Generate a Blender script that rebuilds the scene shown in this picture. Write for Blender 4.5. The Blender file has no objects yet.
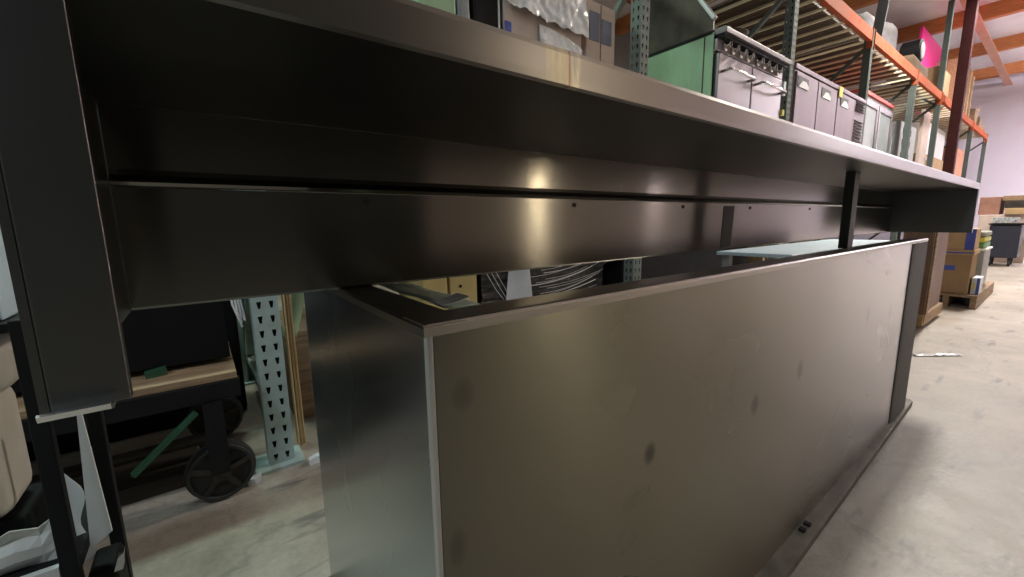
import bpy, bmesh, math, random
from mathutils import Vector, Matrix, Euler, noise as mnoise

random.seed(7)
scn = bpy.context.scene
COL = scn.collection
PI = math.pi

# ------------------------------------------------------------------ materials
def nt(name):
    m = bpy.data.materials.new(name)
    m.use_nodes = True
    t = m.node_tree
    return m, t, t.nodes['Principled BSDF']

def node(t, kind, **inp):
    n = t.nodes.new(kind)
    for k, v in inp.items():
        k2 = k.replace('_', ' ')
        if k2 in n.inputs:
            n.inputs[k2].default_value = v
        else:
            setattr(n, k, v)
    return n

def mat(name, col, rough=.6, metal=0., var=.15, scale=8., bump=0., spec=.5, stretch=(1, 1, 1), trans=0., dirt=None, alpha=1.):
    """plain procedural surface with a little noise in colour and roughness"""
    m, t, b = nt(name)
    tc = node(t, 'ShaderNodeTexCoord')
    mp = node(t, 'ShaderNodeMapping')
    mp.inputs['Scale'].default_value = stretch
    t.links.new(tc.outputs['Object'], mp.inputs['Vector'])
    nz = node(t, 'ShaderNodeTexNoise', Scale=scale, Detail=5., Roughness=.6)
    t.links.new(mp.outputs[0], nz.inputs['Vector'])
    cr = node(t, 'ShaderNodeValToRGB')
    c1 = [max(0, c * (1 - var)) for c in col]
    c2 = [min(1, c * (1 + var)) for c in col]
    if dirt:
        c1 = [c * (1 - .5) + d * .5 for c, d in zip(col, dirt)]
    cr.color_ramp.elements[0].position = .32
    cr.color_ramp.elements[0].color = (*c1, 1)
    cr.color_ramp.elements[1].position = .68
    cr.color_ramp.elements[1].color = (*c2, 1)
    t.links.new(nz.outputs['Fac'], cr.inputs[0])
    t.links.new(cr.outputs[0], b.inputs['Base Color'])
    b.inputs['Roughness'].default_value = rough
    b.inputs['Metallic'].default_value = metal
    b.inputs['Specular IOR Level'].default_value = spec
    if trans:
        b.inputs['Transmission Weight'].default_value = trans
    if alpha < 1:
        b.inputs['Alpha'].default_value = alpha
    if bump:
        bp = node(t, 'ShaderNodeBump', Strength=bump, Distance=.01)
        t.links.new(nz.outputs['Fac'], bp.inputs['Height'])
        t.links.new(bp.outputs[0], b.inputs['Normal'])
    return m

def math_n(t, op, a, b=None, c=None, clamp=False):
    n = t.nodes.new('ShaderNodeMath')
    n.operation = op
    n.use_clamp = clamp
    for i, v in enumerate((a, b, c)):
        if v is None:
            continue
        if isinstance(v, (int, float)):
            n.inputs[i].default_value = v
        else:
            t.links.new(v, n.inputs[i])
    return n.outputs[0]

def steel(name, col, rough=.3, aniso=.7, grain='X', tangent=(1, 0, 0), streak=60., smudges=(), stains=(), blotch=.1):
    """brushed stainless steel; smudges: (x, z, rx, rz) finger marks in world metres; stains: (x, width)"""
    m, t, b = nt(name)
    geo = node(t, 'ShaderNodeNewGeometry')
    mp = node(t, 'ShaderNodeMapping')
    streak *= .16
    s = {'X': (.5, streak, streak), 'Y': (streak, .5, streak), 'Z': (streak, streak, .5)}[grain]
    mp.inputs['Scale'].default_value = s
    t.links.new(geo.outputs['Position'], mp.inputs['Vector'])
    nz = node(t, 'ShaderNodeTexNoise', Scale=2.2, Detail=1., Roughness=.4)
    t.links.new(mp.outputs[0], nz.inputs['Vector'])
    big = node(t, 'ShaderNodeTexNoise', Scale=3.1, Detail=2., Roughness=.4)
    t.links.new(geo.outputs['Position'], big.inputs['Vector'])
    cr = node(t, 'ShaderNodeMixRGB')
    cr.inputs[1].default_value = (*[c * (1 - blotch) for c in col], 1)
    cr.inputs[2].default_value = (*[min(1, c * (1 + blotch)) for c in col], 1)
    f = math_n(t, 'ADD', math_n(t, 'MULTIPLY', nz.outputs['Fac'], .12), math_n(t, 'MULTIPLY', big.outputs['Fac'], .88))
    t.links.new(f, cr.inputs[0])
    colsock = cr.outputs[0]
    ro = math_n(t, 'ADD', math_n(t, 'MULTIPLY', nz.outputs['Fac'], .015), rough - .007)
    ro = math_n(t, 'ADD', ro, math_n(t, 'MULTIPLY', math_n(t, 'SUBTRACT', big.outputs['Fac'], .5), .05))
    sep = node(t, 'ShaderNodeSeparateXYZ')
    t.links.new(geo.outputs['Position'], sep.inputs[0])
    px, py, pz = sep.outputs
    for (x, z, rx, rz, k) in smudges:
        dx = math_n(t, 'DIVIDE', math_n(t, 'SUBTRACT', px, x), rx)
        dz = math_n(t, 'DIVIDE', math_n(t, 'SUBTRACT', pz, z), rz)
        d = math_n(t, 'ADD', math_n(t, 'MULTIPLY', dx, dx), math_n(t, 'MULTIPLY', dz, dz))
        d = math_n(t, 'ADD', d, math_n(t, 'MULTIPLY', math_n(t, 'SUBTRACT', big.outputs['Fac'], .5), .8))
        g = math_n(t, 'SUBTRACT', 1., d, clamp=True)
        mx = node(t, 'ShaderNodeMixRGB')
        t.links.new(math_n(t, 'MULTIPLY', g, k), mx.inputs[0])
        t.links.new(colsock, mx.inputs[1])
        mx.inputs[2].default_value = (.05, .05, .05, 1)
        colsock = mx.outputs[0]
    for (x, w, sc, k) in stains:
        wob = math_n(t, 'MULTIPLY', math_n(t, 'SUBTRACT', nz.outputs['Fac'], .5), w * 1.2)
        d = math_n(t, 'ABSOLUTE', math_n(t, 'ADD', math_n(t, 'SUBTRACT', px, x), wob))
        g = math_n(t, 'SUBTRACT', 1., math_n(t, 'DIVIDE', d, w), clamp=True)
        sn = node(t, 'ShaderNodeTexNoise', Scale=1., Detail=3., Roughness=.6)
        sm = node(t, 'ShaderNodeMapping')
        sm.inputs['Scale'].default_value = (170, 40, 28)
        t.links.new(geo.outputs['Position'], sm.inputs['Vector'])
        t.links.new(sm.outputs[0], sn.inputs['Vector'])
        patch = math_n(t, 'MULTIPLY', math_n(t, 'SUBTRACT', sn.outputs['Fac'], .38, clamp=True), 5., clamp=True)
        g = math_n(t, 'MULTIPLY', math_n(t, 'MULTIPLY', math_n(t, 'POWER', g, .6), k), patch)
        mx = node(t, 'ShaderNodeMixRGB')
        t.links.new(g, mx.inputs[0])
        t.links.new(colsock, mx.inputs[1])
        mx.inputs[2].default_value = (*sc, 1)
        colsock = mx.outputs[0]
    t.links.new(colsock, b.inputs['Base Color'])
    t.links.new(ro, b.inputs['Roughness'])
    b.inputs['Metallic'].default_value = 1.
    b.inputs['Anisotropic'].default_value = aniso
    tg = node(t, 'ShaderNodeCombineXYZ')
    for i in range(3):
        tg.inputs[i].default_value = tangent[i]
    t.links.new(tg.outputs[0], b.inputs['Tangent'])
    return m

def lamp_mat(name, col, k):
    m, t, b = nt(name)
    b.inputs['Base Color'].default_value = (.8, .8, .8, 1)
    b.inputs['Emission Color'].default_value = (*col, 1)
    b.inputs['Emission Strength'].default_value = k
    return m

def concrete(name):
    m, t, b = nt(name)
    geo = node(t, 'ShaderNodeNewGeometry')
    n1 = node(t, 'ShaderNodeTexNoise', Scale=1.1, Detail=8., Roughness=.62)
    n2 = node(t, 'ShaderNodeTexNoise', Scale=7., Detail=8., Roughness=.7)
    n3 = node(t, 'ShaderNodeTexNoise', Scale=60., Detail=4., Roughness=.7)
    for n in (n1, n2, n3):
        t.links.new(geo.outputs['Position'], n.inputs['Vector'])
    cr = node(t, 'ShaderNodeValToRGB')
    e = cr.color_ramp.elements
    e[0].position, e[0].color = .36, (.19, .158, .128, 1)
    e[1].position, e[1].color = .62, (.50, .445, .38, 1)
    f = math_n(t, 'ADD', math_n(t, 'MULTIPLY', n1.outputs['Fac'], .55), math_n(t, 'MULTIPLY', n2.outputs['Fac'], .3))
    f = math_n(t, 'ADD', f, math_n(t, 'MULTIPLY', n3.outputs['Fac'], .15))
    t.links.new(f, cr.inputs[0])
    # dark scuffs and black rubber marks with shapes of their own
    mp = node(t, 'ShaderNodeMapping')
    mp.inputs['Rotation'].default_value = (0, 0, .5)
    mp.inputs['Scale'].default_value = (1.4, 6., 1.)
    t.links.new(geo.outputs['Position'], mp.inputs['Vector'])
    n4 = node(t, 'ShaderNodeTexNoise', Scale=2.6, Detail=3., Roughness=.5)
    t.links.new(mp.outputs[0], n4.inputs['Vector'])
    sc = math_n(t, 'MULTIPLY', math_n(t, 'SUBTRACT', n4.outputs['Fac'], .60, clamp=True), 8., clamp=True)
    mx = node(t, 'ShaderNodeMixRGB')
    t.links.new(math_n(t, 'MULTIPLY', sc, .8), mx.inputs[0])
    t.links.new(cr.outputs[0], mx.inputs[1])
    mx.inputs[2].default_value = (.13, .125, .12, 1)
    # hairline cracks
    vo = node(t, 'ShaderNodeTexVoronoi', Scale=.55)
    vo.feature = 'DISTANCE_TO_EDGE'
    wob = node(t, 'ShaderNodeVectorMath')
    wob.operation = 'MULTIPLY_ADD'
    t.links.new(n2.outputs['Color'], wob.inputs[0])
    wob.inputs[1].default_value = (.25, .25, 0)
    t.links.new(geo.outputs['Position'], wob.inputs[2])
    t.links.new(wob.outputs[0], vo.inputs['Vector'])
    ck = math_n(t, 'LESS_THAN', vo.outputs['Distance'], .004)
    mx2 = node(t, 'ShaderNodeMixRGB')
    t.links.new(math_n(t, 'MULTIPLY', ck, .22), mx2.inputs[0])
    t.links.new(mx.outputs[0], mx2.inputs[1])
    mx2.inputs[2].default_value = (.12, .11, .10, 1)
    t.links.new(mx2.outputs[0], b.inputs['Base Color'])
    t.links.new(math_n(t, 'ADD', math_n(t, 'MULTIPLY', n2.outputs['Fac'], .35), .28), b.inputs['Roughness'])
    bp = node(t, 'ShaderNodeBump', Strength=.15, Distance=.01)
    t.links.new(n3.outputs['Fac'], bp.inputs['Height'])
    t.links.new(bp.outputs[0], b.inputs['Normal'])
    return m

def wood(name, col, rough=.65, axis='X'):
    st = {'X': (1, 12, 12), 'Y': (12, 1, 12), 'Z': (12, 12, 1)}[axis]
    return mat(name, col, rough, var=.35, scale=4., bump=.2, stretch=st)

# ------------------------------------------------------------------ mesh building
class MB:
    def __init__(self):
        self.bm = bmesh.new()
    def vf(self, vs, fs):
        v = [self.bm.verts.new(p) for p in vs]
        for f in fs:
            try:
                self.bm.faces.new([v[i] for i in f])
            except ValueError:
                pass
        return v
    def box(self, x0, x1, y0, y1, z0, z1, M=None):
        P = [(x, y, z) for x in (x0, x1) for y in (y0, y1) for z in (z0, z1)]
        if M is not None:
            P = [tuple(M @ Vector(p)) for p in P]
        self.vf(P, [(0, 1, 3, 2), (4, 6, 7, 5), (0, 4, 5, 1), (2, 3, 7, 6), (0, 2, 6, 4), (1, 5, 7, 3)])
        return self
    def bar(self, p0, p1, w, h, up=(0, 0, 1)):
        """rectangular bar between two points, w across, h along up"""
        a, b = Vector(p0), Vector(p1)
        d = (b - a)
        L = d.length
        d.normalize()
        u = Vector(up)
        s = d.cross(u)
        if s.length < 1e-4:
            s = d.cross(Vector((1, 0, 0)))
        s.normalize()
        u = s.cross(d)
        M = Matrix((( d.x, s.x, u.x, a.x), (d.y, s.y, u.y, a.y), (d.z, s.z, u.z, a.z), (0, 0, 0, 1)))
        return self.box(0, L, -w / 2, w / 2, -h / 2, h / 2, M)
    def tube(self, pts, r, n=8, cap=True):
        pts = [Vector(p) for p in pts]
        rings = []
        for i, p in enumerate(pts):
            d = (pts[min(i + 1, len(pts) - 1)] - pts[max(i - 1, 0)]).normalized()
            s = d.cross(Vector((0, 0, 1)))
            if s.length < 1e-3:
                s = d.cross(Vector((1, 0, 0)))
            s.normalize()
            u = s.cross(d)
            rings.append([self.bm.verts.new(p + r * (math.cos(a) * s + math.sin(a) * u)) for a in [2 * PI * k / n for k in range(n)]])
        for a, b in zip(rings, rings[1:]):
            for k in range(n):
                self.bm.faces.new((a[k], a[(k + 1) % n], b[(k + 1) % n], b[k]))
        if cap:
            self.bm.faces.new(rings[0][::-1])
            self.bm.faces.new(rings[-1])
        return self
    def prism(self, prof, axis, a0, a1, shift=None):
        """closed 2-D profile swept along an axis. axis X: prof=(y,z); Y: prof=(x,z); Z: prof=(x,y)"""
        def P(p, a):
            return {'X': (a, p[0], p[1]), 'Y': (p[0], a, p[1]), 'Z': (p[0], p[1], a)}[axis]
        n = len(prof)
        v = [self.bm.verts.new(P(p, a0)) for p in prof] + [self.bm.verts.new(P(p, a1)) for p in prof]
        for k in range(n):
            self.bm.faces.new((v[k], v[(k + 1) % n], v[n + (k + 1) % n], v[n + k]))
        self.bm.faces.new(v[:n][::-1])
        self.bm.faces.new(v[n:])
        return self
    def strip(self, line, th, axis, a0, a1):
        """bent sheet: open 2-D polyline given a thickness and swept along an axis"""
        L = [Vector(p) for p in line]
        off = []
        for i, p in enumerate(L):
            n = Vector((0, 0))
            if i > 0:
                d = (L[i] - L[i - 1]).normalized(); n += Vector((-d.y, d.x))
            if i < len(L) - 1:
                d = (L[i + 1] - L[i]).normalized(); n += Vector((-d.y, d.x))
            n.normalize()
            off.append(p + n * th)
        return self.prism([tuple(p) for p in L] + [tuple(p) for p in off[::-1]], axis, a0, a1)
    def lathe(self, prof, c, axis='Z', n=24):
        """profile of (radius, height) round an axis through c"""
        c = Vector(c)
        rings = []
        for r, h in prof:
            ring = []
            for k in range(n):
                a = 2 * PI * k / n
                ca, sa = r * math.cos(a), r * math.sin(a)
                q = {'Z': (ca, sa, h), 'Y': (ca, h, sa), 'X': (h, ca, sa)}[axis]
                ring.append(self.bm.verts.new(c + Vector(q)))
            rings.append(ring)
        for a, b in zip(rings, rings[1:]):
            for k in range(n):
                self.bm.faces.new((a[k], a[(k + 1) % n], b[(k + 1) % n], b[k]))
        self.bm.faces.new(rings[0][::-1])
        self.bm.faces.new(rings[-1])
        return self
    def grid(self, fn, nu, nv):
        vs = [[self.bm.verts.new(fn(i / nu, j / nv)) for j in range(nv + 1)] for i in range(nu + 1)]
        for i in range(nu):
            for j in range(nv):
                self.bm.faces.new((vs[i][j], vs[i + 1][j], vs[i + 1][j + 1], vs[i][j + 1]))
        return self
    def crumple(self, amp, scale, seed=0, cuts=6):
        bmesh.ops.subdivide_edges(self.bm, edges=self.bm.edges[:], cuts=cuts, use_grid_fill=True)
        for v in self.bm.verts:
            n = mnoise.noise_vector(v.co * scale + Vector((seed, 0, 0)))
            v.co += n * amp
        return self
    def obj(self, name, m, parent=None, bevel=0., smooth=False, solid=0., sub=0, seg=2):
        bm = self.bm
        bmesh.ops.recalc_face_normals(bm, faces=bm.faces)
        xs = [v.co for v in bm.verts]
        if parent is not None:
            base = root_loc(parent)
        else:
            lo = Vector((min(v.x for v in xs), min(v.y for v in xs), min(v.z for v in xs)))
            hi = Vector((max(v.x for v in xs), max(v.y for v in xs), max(v.z for v in xs)))
            base = Vector(((lo.x + hi.x) / 2, (lo.y + hi.y) / 2, lo.z))
        for v in bm.verts:
            v.co -= base
        me = bpy.data.meshes.new(name)
        bm.to_mesh(me)
        bm.free()
        me.materials.append(m)
        if smooth:
            for p in me.polygons:
                p.use_smooth = True
        o = bpy.data.objects.new(name, me)
        COL.objects.link(o)
        if parent is not None:
            o.parent = parent
        else:
            o.location = base
        if solid:
            s = o.modifiers.new('thickness', 'SOLIDIFY'); s.thickness = solid; s.offset = 0
        if sub:
            s = o.modifiers.new('subdivision', 'SUBSURF'); s.levels = sub; s.render_levels = sub
        if bevel:
            b = o.modifiers.new('edge', 'BEVEL'); b.width = bevel; b.segments = seg; b.limit_method = 'ANGLE'; b.angle_limit = .6
            for p in me.polygons:
                p.use_smooth = True
            w = o.modifiers.new('normals', 'WEIGHTED_NORMAL'); w.keep_sharp = True
        return o

def root_loc(o):
    v = Vector(o.location)
    while o.parent is not None:
        o = o.parent
        v += Vector(o.location)
    return v

def tag(o, label, cat, group=None, kind=None):
    o['label'] = label
    o['category'] = cat
    if group: o['group'] = group
    if kind: o['kind'] = kind
    return o

def thing(name, label, cat, loc, group=None):
    o = bpy.data.objects.new(name, None)
    o.empty_display_size = .1
    COL.objects.link(o)
    o.location = loc
    return tag(o, label, cat, group)

def struct(name, mb, m, bevel=0.):
    o = mb.obj(name, m, bevel=bevel)
    o['kind'] = 'structure'
    return o

def copy_tree(o, loc=None, parent=None):
    c = o.copy()
    COL.objects.link(c)
    if parent is not None:
        c.parent = parent
    if loc is not None:
        c.location = loc
    for ch in list(o.children):
        copy_tree(ch, None, c)
    return c

# ------------------------------------------------------------------ palette
M = {}
M['hood'] = steel('hood_steel', (.23, .215, .195), .20, .96, 'X', (0, .6, .8), 60)
M['soffit'] = steel('soffit_steel', (.06, .058, .056), .42, .5, 'X', (0, .8, .6), 60)  # darker copy of the hood steel, underside shade put into the colour
M['hood_face'] = steel('hood_fascia_steel', (.345, .325, .305), .36, .8, 'X', (0, .6, .8), 60,
                       stains=((.268, .006, (.62, .52, .30), .45), (.283, .012, (.60, .50, .28), .5), (.301, .007, (.70, .66, .50), .6), (.291, .0016, (.25, .10, .03), .8)))
M['hood_dark'] = steel('hood_end_steel', (.17, .165, .16), .38, .5, 'Z', (0, 0, 1), 60)
M['hood_lip'] = steel('hood_hem_steel', (.75, .75, .76), .25, 0, 'X', (1, 0, 0), 60)
SMUDGE = ((.516, .498, .016, .02, .8), (.874, .472, .02, .026, .7), (1.106, .493, .022, .028, .65), (1.635, .547, .022, .035, .5), (1.912, .517, .022, .035, .5), (.182, .515, .012, .028, .4), (.195, .68, .015, .02, .35))
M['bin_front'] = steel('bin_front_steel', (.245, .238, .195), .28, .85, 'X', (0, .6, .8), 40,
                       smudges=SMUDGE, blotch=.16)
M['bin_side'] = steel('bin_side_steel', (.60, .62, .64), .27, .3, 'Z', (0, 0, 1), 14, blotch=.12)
M['bin_rim'] = steel('bin_rim_steel', (.40, .38, .35), .35, 0, 'X', (1, 0, 0), 40)
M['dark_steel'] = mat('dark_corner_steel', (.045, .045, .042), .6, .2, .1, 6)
M['rail'] = mat('rail_weathered_steel', (.13, .115, .09), .6, .4, .35, 14, .3)
M['black_paint'] = mat('black_painted_steel', (.009, .009, .010), .6, .0, .2, 10, 0, .25)
M['upright'] = mat('rack_green_paint', (.17, .215, .20), .5, .0, .15, 9, .05, dirt=(.25, .23, .2))
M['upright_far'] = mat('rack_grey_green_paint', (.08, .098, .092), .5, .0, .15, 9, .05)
M['upright_blue'] = mat('rack_blue_green_paint', (.40, .54, .54), .5, .0, .12, 9, .05, dirt=(.3, .3, .27))
M['beam'] = mat('beam_orange_paint', (.34, .06, .016), .5, .0, .15, 6, .05, dirt=(.3, .15, .1))
M['wire'] = mat('zinc_wire', (.85, .80, .60), .4, .1, .1, 8)  # pale yellow, light on the rods' undersides put into the colour
M['mesh'] = mat('dull_wire', (.16, .14, .11), .7, 0, .1, 8, 0, .2)
M['board'] = mat('shelf_particle_board', (.20, .15, .11), .8, .0, .25, 20, .1)
M['carton'] = mat('carton_kraft', (.36, .24, .14), .85, 0, .12, 6, .05)
M['carton_pink'] = mat('carton_pale', (.66, .54, .48), .85, 0, .15, 5, .05)
M['carton_yellow'] = mat('carton_yellow', (.62, .48, .20), .8, 0, .12, 5, .05)
M['tan'] = mat('carton_tan', (.50, .34, .18), .85, 0, .1, 6)
M['print_blue'] = mat('print_grey_blue', (.20, .22, .30), .7, 0, .2, 12)
M['blue'] = mat('print_blue', (.07, .10, .45), .6, 0, .15, 9)
M['white'] = mat('white_plastic', (.78, .78, .76), .45, 0, .06, 5)
M['paper'] = mat('paper_white', (.74, .78, .82), .75, 0, .08, 9)
M['film'] = mat('stretch_film', (.88, .88, .90), .12, .0, .1, 14, .3)
M['film_dark'] = mat('stretch_film_over_black', (.06, .06, .06), .15, .0, .5, 18, .3)
M['black'] = mat('black_plastic', (.006, .006, .007), .6, 0, .2, 8, 0, .2)
M['navy'] = mat('navy_plastic', (.018, .022, .04), .5, 0, .2, 8)
M['grey'] = mat('grey_plastic', (.30, .31, .32), .5, 0, .12, 8)
M['beige'] = mat('beige_plastic', (.55, .50, .42), .45, 0, .06, 4)
M['palegblue'] = mat('pale_blue_panel', (.55, .68, .75), .4, 0, .06, 4)
M['mint'] = mat('mint_green_metal', (.40, .62, .40), .45, .0, .2, 3, stretch=(1, 1, .4), dirt=(.20, .26, .14))
M['palemint'] = mat('pale_mint_strap', (.70, .88, .72), .4, 0, .2, 14)
M['brown_metal'] = mat('scorched_brown_metal', (.075, .055, .042), .5, .4, .5, 5, .05)
M['slab'] = mat('range_shelf_metal', (.20, .17, .18), .45, .3, .15, 5)
M['range_steel'] = mat('range_steel', (.30, .27, .285), .30, .85, .12, 3, 0, stretch=(1, 1, .3))
M['pink_steel'] = mat('cabinet_steel', (.24, .185, .215), .38, .55, .10, 3, 0, stretch=(3, 1, .3))
M['chrome'] = mat('chrome', (.8, .8, .8), .12, 1., .03, 8)
M['tag_yellow'] = mat('tag_yellow', (.75, .65, .18), .7, 0, .05, 8)
M['soot'] = wood('sooty_wood', (.035, .027, .02), .9)  # blackened plank wood, the shade under the cart is in its colour
M['darkply'] = wood('dark_plywood', (.10, .07, .05))
M['oldwood'] = wood('weathered_wood', (.30, .20, .12))
M['palewood'] = wood('pale_wood', (.36, .23, .12))
M['brownpanel'] = wood('brown_panel', (.17, .085, .05), .5, 'Z')
M['greenrod'] = mat('green_strap', (.02, .075, .04), .5, 0, .2, 6)
M['maroon'] = mat('maroon_paint', (.035, .009, .009), .4, 0, .15, 5)
M['magenta'] = mat('magenta_sheet', (.85, .03, .30), .45, 0, .12, 2, trans=0)
M['purlin'] = mat('purlin_orange', (.58, .22, .08), .6, 0, .2, 5, stretch=(8, 1, 8))
M['girder'] = mat('girder_salmon', (.68, .36, .26), .55, 0, .12, 4)
M['ceiling'] = mat('ceiling_insulation', (.90, .87, .93), .6, 0, .06, 2, .1)
M['wall_far'] = mat('wall_white_far', (.86, .81, .92), .7, 0, .03, 1.2)
M['wall_grey'] = mat('wall_grey_block', (.14, .135, .13), .8, 0, .1, 2)
M['wall_mid'] = mat('wall_mid_block', (.35, .33, .30), .8, 0, .1, 2)
M['wall_pale'] = mat('wall_pale_panel', (.55, .58, .62), .8, 0, .25, .8)
M['wall_dark'] = mat('wall_dark_block', (.05, .05, .05), .8, 0, .15, 2)
M['concrete'] = concrete('warehouse_concrete')
M['rubber'] = mat('caster_rubber', (.016, .016, .016), .6, 0, .2, 12)
M['iron'] = mat('cast_iron', (.05, .045, .04), .5, .5, .3, 14, .2)

for k_, r_, s_ in (('beam', .75, .12), ('upright', .7, .15), ('upright_far', .75, .1), ('maroon', .7, .1), ('wire', .7, .2), ('carton', .9, .1)):
    b_ = M[k_].node_tree.nodes['Principled BSDF']
    b_.inputs['Roughness'].default_value = r_
    b_.inputs['Specular IOR Level'].default_value = s_
M['range_steel'].node_tree.nodes['Principled BSDF'].inputs['Roughness'].default_value = .42
M['pink_steel'].node_tree.nodes['Principled BSDF'].inputs['Roughness'].default_value = .5

# ------------------------------------------------------------------ setting
struct('floor', MB().box(-6, 19.1, -8, 6.1, -.10, 0), M['concrete'])
struct('ceiling', MB().box(-6, 19.1, -8, 6.1, 4.85, 4.95), M['ceiling'])
struct('wall_far', MB().box(19, 19.1, -8, 6, 0, 4.85), M['wall_far'])
struct('wall_back', MB().box(-6, 19, 6, 6.1, 0, 4.85), M['wall_grey'])
struct('wall_front', MB().box(-6, 19, -8.1, -8, 0, 4.85), M['wall_mid'])
def glow_panel(name, x0, x1, z0, z1, col, k):  # added unseen glowing strip, makes the bright streaks on the hood steel
    o = struct(name, MB().box(x0, x1, -7.99, -7.97, z0, z1), lamp_mat(name + '_daylight', col, k))
    f = MB()
    f.box(x0 - .06, x0, -8, -7.93, z0 - .06, z1 + .06).box(x1, x1 + .06, -8, -7.93, z0 - .06, z1 + .06)
    f.box(x0, x1, -8, -7.93, z0 - .06, z0).box(x0, x1, -8, -7.93, z1, z1 + .06)
    f.obj('window_frame', M['wall_grey'], o)
glow_panel('window_1', 7.785, 7.895, 1.0, 2.9, (1., .86, .60), 170.)
glow_panel('window_2', 13.35, 13.5, .95, 2.9, (1., .85, .85), 50.)
struct('wall_side', MB().box(-6.1, -6, -8, 6, 0, 4.85), M['wall_pale'])
struct('wall_partition', MB().box(-6, 1.6, -2.2, -2.1, 0, 4.85), M['wall_dark'])  # added unseen dark wall, darkens what the near steel reflects
for k, x in enumerate((18.0, 15.3, 12.7, 10.0, 7.3)):
    struct('trim_%d' % (k + 1), MB().box(x - .07, x + .07, -8, 6, 4.58, 4.85), M['purlin'])
struct('trim_6', MB().box(7, 19, 1.50, 1.56, 4.50, 4.58).box(7, 19, 1.46, 1.60, 4.48, 4.50), M['girder'])
struct('column', MB().box(10.78, 10.94, 1.36, 1.50, 0, 4.85), M['maroon'], bevel=.012)

# ------------------------------------------------------------------ stainless hood
ZB = .7588            # bottom of the hood = top of the bin
hood = thing('stainless_hood', 'long stainless steel hood with stained front lip lying across the open steel bin', 'hood', (1.5, .45, ZB))
X0, X1 = -.072, 3.155
top = MB()
top.strip([(.303, .978), (.303, .974), (.295, .974), (.2945, .980), (.2945, 1.000), (.296, 1.0045), (.300, 1.006), (.64, 1.006)], -.0035, 'X', X0, X1)
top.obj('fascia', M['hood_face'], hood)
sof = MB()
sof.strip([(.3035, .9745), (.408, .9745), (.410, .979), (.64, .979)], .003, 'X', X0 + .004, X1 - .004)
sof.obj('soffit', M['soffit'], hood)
bp_ = MB()
bp_.strip([(.612, .978), (.612, .912), (.610, .906), (.604, .9015), (.600, .898), (.602, .8945), (.6165, .8935)], .003, 'X', X0 + .004, X1 - .004)
bp_.obj('back_panel', M['hood'], hood)
lo_ = MB()
lo_.strip([(.6125, .8930), (.6135, .870), (.617, ZB + .003), (.620, ZB), (.640, ZB)], .003, 'X', X0 + .004, X1 - .004)
lowp = lo_.obj('lower_back_panel', M['hood'], hood)
MB().prism([(.611, .886), (.616, ZB + .006), (.620, ZB + .006), (.620, .886)], 'X', 1.235, 1.295).obj('seam_strip', M['dark_steel'], lowp)  # dark strip standing in for a shadow and reflection on the panel
for (xa, xb, nm) in ((X0, X0 + .0035, 'end_panel'), (X1 - .0035, X1, 'end_panel')):
    e = MB()
    e.prism([(.295, ZB), (.64, ZB), (.64, 1.004), (.297, 1.004), (.295, 1.0)], 'X', xa, xb)
    ep = e.obj(nm, M['hood_dark'], hood)
    fl = MB()
    if xa < 0:
        fl.strip([(xa + .034, .302), (xa + .034, .295), (xa + .004, .295), (xa, .299), (xa, .31)], -.003, 'Z', ZB, .9745)
        fl.obj('front_flange', M['hood_dark'], ep, bevel=.0008)
        h = MB()
        h.strip([(.302, ZB + .001), (.2925, ZB - .0005), (.287, ZB + .001), (.286, ZB + .0035)], .002, 'X', xa + .001, xa + .027)
        h.obj('bottom_hem', M['hood_lip'], ep)
    else:
        fl.strip([(xb - .034, .302), (xb - .034, .295), (xb, .295), (xb, .31)], .003, 'Z', ZB, .9745)
        fl.obj('front_flange', M['hood_dark'], ep)
pp = MB()
pp.strip([(1.490, .400), (1.490, .380), (1.530, .380), (1.530, .400)], -.003, 'Z', ZB + .0004, .9745)
pp.obj('support_post', M['dark_steel'], hood)
scw = MB()
for x in (.20, .62, 1.02, 1.40, 1.9):
    scw.lathe([(.004, 0), (.004, -.002), (.002, -.003)], (x, .606, .885), 'Y', 10)
# small bolts along the ledge
for x in (.20, .62, 1.02, 1.40, 1.9):
    MB().lathe([(.0045, .6160), (.0045, .6110), (.002, .6095)], (x, 0, .882), 'Y', 10).obj('bolt', M['dark_steel'], lowp)
scw.bm.free()

# ------------------------------------------------------------------ open steel bin below
bin_ = thing('steel_bin', 'big open stainless steel bin with dark finger smudges standing under the hood', 'bin', (1.2, .65, 0))
BX0, BX1, BY0, BY1, BZ = .157, 2.125, .345, .955, ZB
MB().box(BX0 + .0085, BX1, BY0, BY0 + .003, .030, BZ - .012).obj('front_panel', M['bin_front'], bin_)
r = MB()
r.strip([(BY0 + .002, BZ - .0125), (BY0 - .003, BZ - .0125), (BY0 - .0035, BZ - .004), (BY0 - .001, BZ - .0008), (BY0 + .003, BZ), (BY0 + .044, BZ), (BY0 + .046, BZ - .012)], -.002, 'X', BX0 - .002, BX1 + .26)
r.obj('front_rim', M['bin_rim'], bin_)
r = MB()
r.strip([(BX0 + .002, BZ - .0125), (BX0 - .002, BZ - .0125), (BX0 - .0025, BZ - .004), (BX0, BZ - .0006), (BX0 + .003, BZ - .0002), (BX0 + .044, BZ - .0002), (BX0 + .046, BZ - .012)], -.002, 'Y', BY0 - .003, BY1)
r.obj('side_rim', M['bin_rim'], bin_)
s = MB()
prof = [(BX0, BY0 + .004), (BX0 + .0015, BY0 + .001), (BX0 + .004, BY0)]
rad = .05
arc = [(BX0 + rad - rad * math.cos(a), BY1 - rad + rad * math.sin(a)) for a in [PI / 2 * k / 8 for k in range(9)]]
s.strip([(BX0 + .008, BY0)] + [(BX0 + .003, BY0), (BX0, BY0 + .003)] + arc + [(BX0 + .12, BY1)], -.003, 'Z', .03, BZ - .012)
s.obj('side_panel', M['bin_side'], bin_, bevel=.0006)
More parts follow.
